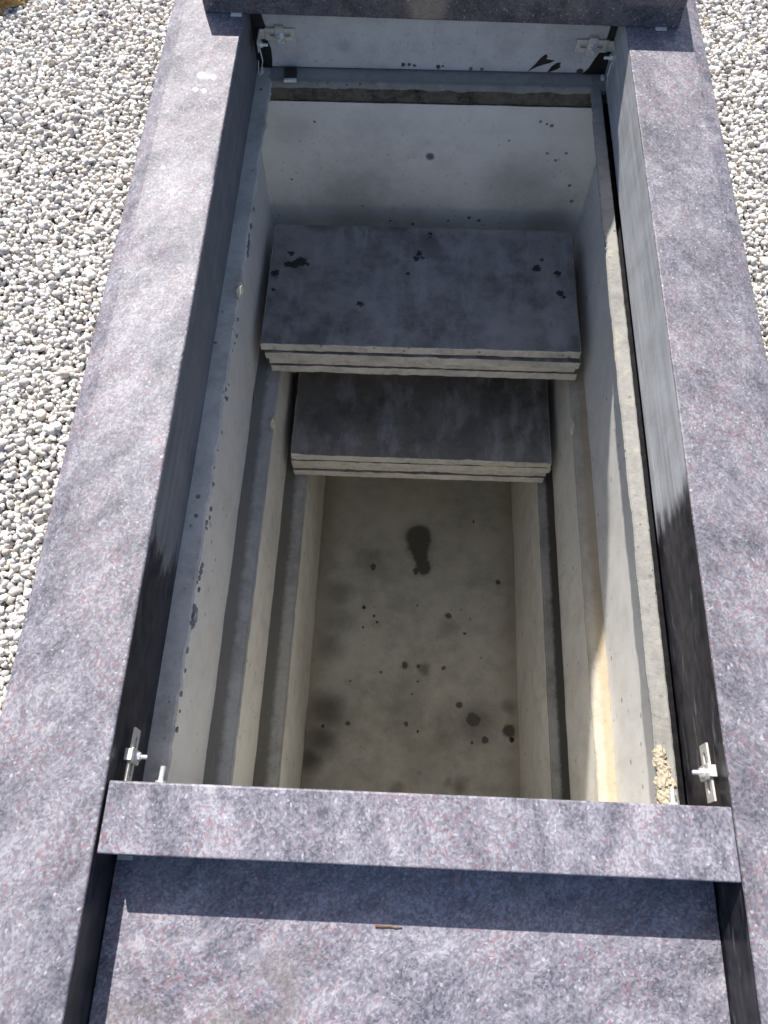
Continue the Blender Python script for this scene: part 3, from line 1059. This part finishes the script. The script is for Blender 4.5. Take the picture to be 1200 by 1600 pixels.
ID = Matrix.Identity(4)
bracket(Vector((-0.406, 1.995, -0.086)), ID, 'slotted steel bracket at the left end of the rear crosspiece, under the dark block', w_=0.066, flip=-1, size=1.22)
bracket(Vector((0.424, 1.995, -0.100)), ID, 'slotted steel bracket at the right end of the rear crosspiece beside black smears', w_=0.066, flip=1, size=1.28)
# front pair stand off the rails, plate along the rail, studs pointing across the opening
bracket(Vector((-0.468, 0.141, -0.07)), Matrix.Rotation(math.radians(90), 4, 'Z') @ Matrix.Rotation(math.radians(4), 4, 'Y'),
        'bright steel bracket with a bolt on the shaded left rail, just behind the cross rail', w_=0.080, arm=False, back=0.020, size=1.12)
bracket(Vector((0.470, 0.152, -0.055)), Matrix.Rotation(math.radians(-90), 4, 'Z') @ Matrix.Rotation(math.radians(-4), 4, 'Y'),
        'sunlit steel bracket with a crosswise bolt on the wet right rail behind the cross rail', w_=0.080, arm=False, back=0.020, size=1.12)


def anchor(loc, label, tilt=0.0):
    """bolt sticking out of the back of the cross rail"""
    e = empty('anchor_bolt', loc)
    T = Matrix.Translation(loc) @ Matrix.Rotation(math.pi + tilt, 4, 'Z')
    bm = bmesh.new()
    prism(bm, 0.0100, 0.0, -0.003, 20)
    prism(bm, 0.0085, -0.003, -0.0105, 6, 0.2)
    bmesh.ops.recalc_face_normals(bm, faces=bm.faces)
    bm.transform(T)
    link('nut', bm_mesh(bm, 'nut'), M_zinc_b, e)
    bm = bmesh.new()
    stud(bm, 0.034, 0.0048)
    bmesh.ops.recalc_face_normals(bm, faces=bm.faces)
    bm.transform(T)
    link('stud', bm_mesh(bm, 'stud'), M_zinc_b, e)
    tag(e, label, 'bolt', 'bolts behind the cross rail')


anchor(Vector((-0.424, 0.0972, -0.10)), 'pale bolt sticking out behind the cross rail over the shaded left rim', -0.04)
anchor(Vector((0.424, 0.0972, -0.10)), 'shiny bolt behind the cross rail beside the tan mortar on the right rim', -0.03)


# ------------------------------------------------------------------ small loose things
def shim(loc, rotz, label, teeth=4, w_=0.026, d_=0.03, th=0.006):
    e = empty('plastic_shim', loc)
    T = Matrix.Translation(loc) @ Matrix.Rotation(rotz, 4, 'Z')
    bm = bmesh.new()
    add_box(bm, -w_ / 2, w_ / 2, 0.0, d_, 0.0, th)
    bevel_all(bm, 0.0008, 1)
    bm.transform(T)
    link('body', bm_mesh(bm, 'body'), M_black, e)
    for k in range(teeth):
        x = -w_ / 2 + w_ * (k + 0.5) / teeth
        bm = bmesh.new()
        add_box(bm, x - w_ * 0.13, x + w_ * 0.13, -0.007, 0.0, 0.001, th - 0.001)
        bm.transform(T)
        link('tooth', bm_mesh(bm, 'tooth'), M_white if k % 2 == 0 or teeth > 3 else M_black, e)
    tag(e, label, 'shim', 'plastic levelling shims')


shim(Vector((-0.462, -0.0075, ZS + 0.001)), 0.0, 'small toothed plastic shim under the left end of the near cross rail', 4, 0.024, 0.02)
shim(Vector((-0.385, 1.946, ZR + 0.001)), 0.06, 'black toothed shim lying on the rear rim below the left bracket', 4, 0.034, 0.045, 0.010)
for x, y, lab in ((-0.500, 1.926, 'thin white spacer under the left end of the dark block'), (0.566, 1.905, 'thin white spacer under the right end of the dark block')):
    bm = bmesh.new()
    add_box(bm, x - 0.014, x + 0.014, y + 0.004, y + 0.03, 0.0005, 0.0028)
    bevel_all(bm, 0.0007, 1)
    tag(link('spacer', bm_mesh(bm, 'spacer'), M_white), lab, 'spacer', 'white spacers')
for x, lab in ((-0.466, 'cream block of packing at the left end of the rear rim'), (0.472, 'white strip of packing at the right end of the rear rim')):
    bm = bmesh.new()
    add_box(bm, x - 0.005, x + 0.005, 1.972, 1.990, ZR + 0.001, ZR + 0.010)
    bevel_all(bm, 0.0025, 2)
    tag(link('packing_block', bm_mesh(bm, 'packing_block'), M_white), lab, 'packing')

CRUMB = ['largest and farthest black crumb of the small cluster left of centre on the vault floor',
         'second farthest black crumb of the small cluster left of centre on the vault floor',
         'third farthest black crumb of the small cluster left of centre on the vault floor',
         'nearest black crumb of the small cluster left of centre on the vault floor',
         'lone black crumb in the damp patch at the near left of the vault floor',
         'tiny black crumb near the middle of the near end of the vault floor',
         'black crumb against the right wall beside a dark drip stain on the vault floor',
         'tiny black crumb on the far vault floor just below the lower slab stack']
for k, (x, y, r_) in enumerate(((-0.172, 0.905, .006), (-0.131, 0.872, .0045), (-0.118, 0.848, .004), (-0.172, 0.825, .004), (-0.30, 0.445, .005), (0.05, 0.44, .004), (0.393, 0.425, .008), (0.26, 1.29, .004))):
    o = lump('soil_crumb', (x, y, ZF + r_ * 0.35), (r_, r_ * 1.3, r_ * 0.6), M_black, None, 80 + k * 3.1, 2, 0.6, 2.0)
    tag(o, CRUMB[k], 'crumb', 'crumbs on the vault floor')

# twig on the low slab at the edge of the shadow
bm = bmesh.new()
prev = None
for i in range(9):
    q = Vector((-0.056 + i * 0.0052, -0.0915 + nz(i * 0.9, 3) * 0.002 - i * 0.0001, ZS + 0.0022))
    r_ = 0.0017 * (1 - i * 0.06)
    ring = [bm.verts.new(q + Vector((0, r_ * math.cos(a), r_ * math.sin(a)))) for a in [k * math.pi / 3 for k in range(6)]]
    if prev:
        for k in range(6):
            bm.faces.new((prev[k], prev[(k + 1) % 6], ring[(k + 1) % 6], ring[k]))
    prev = ring
bmesh.ops.recalc_face_normals(bm, faces=bm.faces)
tag(link('dry_twig', bm_mesh(bm, 'dry_twig'), M_twig), 'short brown twig lying on the low slab at the edge of the shadow', 'twig')

# ------------------------------------------------------------------ gravel
def stone_templates(n):
    """crushed stones: convex hulls of a few scattered points, flattened"""
    out = []
    for k in range(n):
        q = rng.normal(size=(20, 3))
        q /= np.linalg.norm(q, axis=1)[:, None]
        q = np.sign(q) * np.abs(q) ** 0.8
        q *= rng.uniform(0.86, 1.04, (20, 1)) * np.array([1.0, rng.uniform(0.62, 0.95), rng.uniform(0.5, 0.75)])
        bm = bmesh.new()
        for c in q:
            bm.verts.new(c)
        bmesh.ops.convex_hull(bm, input=bm.verts)
        bmesh.ops.delete(bm, geom=[v for v in bm.verts if not v.link_faces], context='VERTS')
        bmesh.ops.triangulate(bm, faces=bm.faces)
        bmesh.ops.recalc_face_normals(bm, faces=bm.faces)
        bm.verts.index_update()
        bm.verts.ensure_lookup_table()
        out.append((np.array([v.co[:] for v in bm.verts]), np.array([[w_.index for w_ in f.verts] for f in bm.faces])))
        bm.free()
    return out


def scatter(s, seed):
    r = np.random.default_rng(seed)
    xs = np.arange(-1.95, 1.5, s)
    ys = np.arange(-0.15, 2.65, s)
    X, Y = np.meshgrid(xs, ys)
    X = X.ravel() + r.uniform(-0.48, 0.48, X.size) * s
    Y = Y.ravel() + r.uniform(-0.48, 0.48, Y.size) * s
    left = (X < -0.676) & (X > -0.68 - 0.28 * np.maximum(Y - 0.22, 0) - 0.28)
    right = (X > 0.676) & (X < 0.667 + 0.2 * np.maximum(Y - 0.9, 0) + 0.26) & (Y > 0.45)
    m = left | right
    return X[m], Y[m]


tpl = stone_templates(24)
P1 = scatter(0.0110, 1)
P2 = scatter(0.0145, 2)
X = np.concatenate([P1[0], P2[0]])
Y = np.concatenate([P1[1], P2[1]])
lay = np.concatenate([np.zeros(len(P1[0])), np.ones(len(P2[0]))])
n = len(X)
rad = np.where(lay < 0.5, rng.uniform(0.0060, 0.0100, n), rng.uniform(0.0046, 0.0096, n) * (1 + 0.4 * (rng.random(n) > 0.9)))
und = 0.006 * np.sin(X * 7 + 1.3 * np.sin(Y * 5)) * np.cos(Y * 6.1)
Z = -0.1505 + lay * 0.0085 + rng.normal(size=n) * 0.0022 + und
a = rng.uniform(0, 2 * np.pi, n)
tx, ty = rng.normal(size=n) * 0.35, rng.normal(size=n) * 0.35
ca, sa_ = np.cos(a), np.sin(a)
Rz = np.zeros((n, 3, 3))
Rz[:, 0, 0], Rz[:, 0, 1], Rz[:, 1, 0], Rz[:, 1, 1], Rz[:, 2, 2] = ca, -sa_, sa_, ca, 1
Rx = np.zeros((n, 3, 3))
Rx[:, 0, 0], Rx[:, 1, 1], Rx[:, 1, 2], Rx[:, 2, 1], Rx[:, 2, 2] = 1, np.cos(tx), -np.sin(tx), np.sin(tx), np.cos(tx)
Ry = np.zeros((n, 3, 3))
Ry[:, 1, 1], Ry[:, 0, 0], Ry[:, 0, 2], Ry[:, 2, 0], Ry[:, 2, 2] = 1, np.cos(ty), np.sin(ty), -np.sin(ty), np.cos(ty)
R = Ry @ Rx @ Rz
pal = np.array([(0.72, 0.69, 0.65), (0.78, 0.755, 0.72), (0.63, 0.60, 0.575), (0.53, 0.505, 0.49), (0.40, 0.385, 0.38), (0.70, 0.63, 0.53), (0.27, 0.265, 0.265), (0.58, 0.51, 0.45)])
ci = rng.choice(len(pal), n, p=[0.28, 0.25, 0.19, 0.12, 0.05, 0.06, 0.02, 0.03])
colr = pal[ci] * rng.uniform(0.85, 1.12, n)[:, None]
which = rng.integers(0, len(tpl), n)
PS, FS, CS = [], [], []
base_i = 0
ctr = np.stack([X, Y, Z], 1)
for k, (tv, tf) in enumerate(tpl):
    m = which == k
    c = int(m.sum())
    vv = np.einsum('nij,vj->nvi', R[m], tv) * rad[m][:, None, None] * 1.1 + ctr[m][:, None, :]
    PS.append(vv.reshape(-1, 3))
    FS.append((tf[None] + (base_i + np.arange(c) * len(tv))[:, None, None]).reshape(-1, 3))
    CS.append(np.repeat(colr[m], len(tv), 0))
    base_i += c * len(tv)
V = np.concatenate(PS).astype(np.float32)
Fc = np.concatenate(FS)
CS = np.concatenate(CS)
me = bpy.data.meshes.new('gravel')
me.vertices.add(len(V))
me.vertices.foreach_set('co', V.ravel())
nl = Fc.shape[0] * 3
me.loops.add(nl)
me.loops.foreach_set('vertex_index', Fc.ravel().astype(np.int32))
me.polygons.add(Fc.shape[0])
me.polygons.foreach_set('loop_start', np.arange(0, nl, 3, dtype=np.int32))
me.polygons.foreach_set('loop_total', np.full(Fc.shape[0], 3, dtype=np.int32))
me.update(calc_edges=True)
ca_ = me.color_attributes.new('tint', 'FLOAT_COLOR', 'POINT')
rgba = np.concatenate([CS, np.ones((len(CS), 1))], 1).astype(np.float32)
ca_.data.foreach_set('color', rgba.ravel())
go = link('gravel', me, M_stone)
go['kind'] = 'stuff'
go['label'] = 'pale crushed limestone gravel on both sides of the grave'
go['category'] = 'gravel'
print('gravel stones', n, 'tris', Fc.shape[0])

# yellowish field stone at the far left edge of the gravel
o = lump('field_stone', (-1.245, 2.20, -0.125), (0.075, 0.05, 0.035), M_sand, None, 5.5, 4, 0.5, 1.8)
tag(o, 'yellow-brown rough stone lying on the gravel at the far left corner', 'stone')
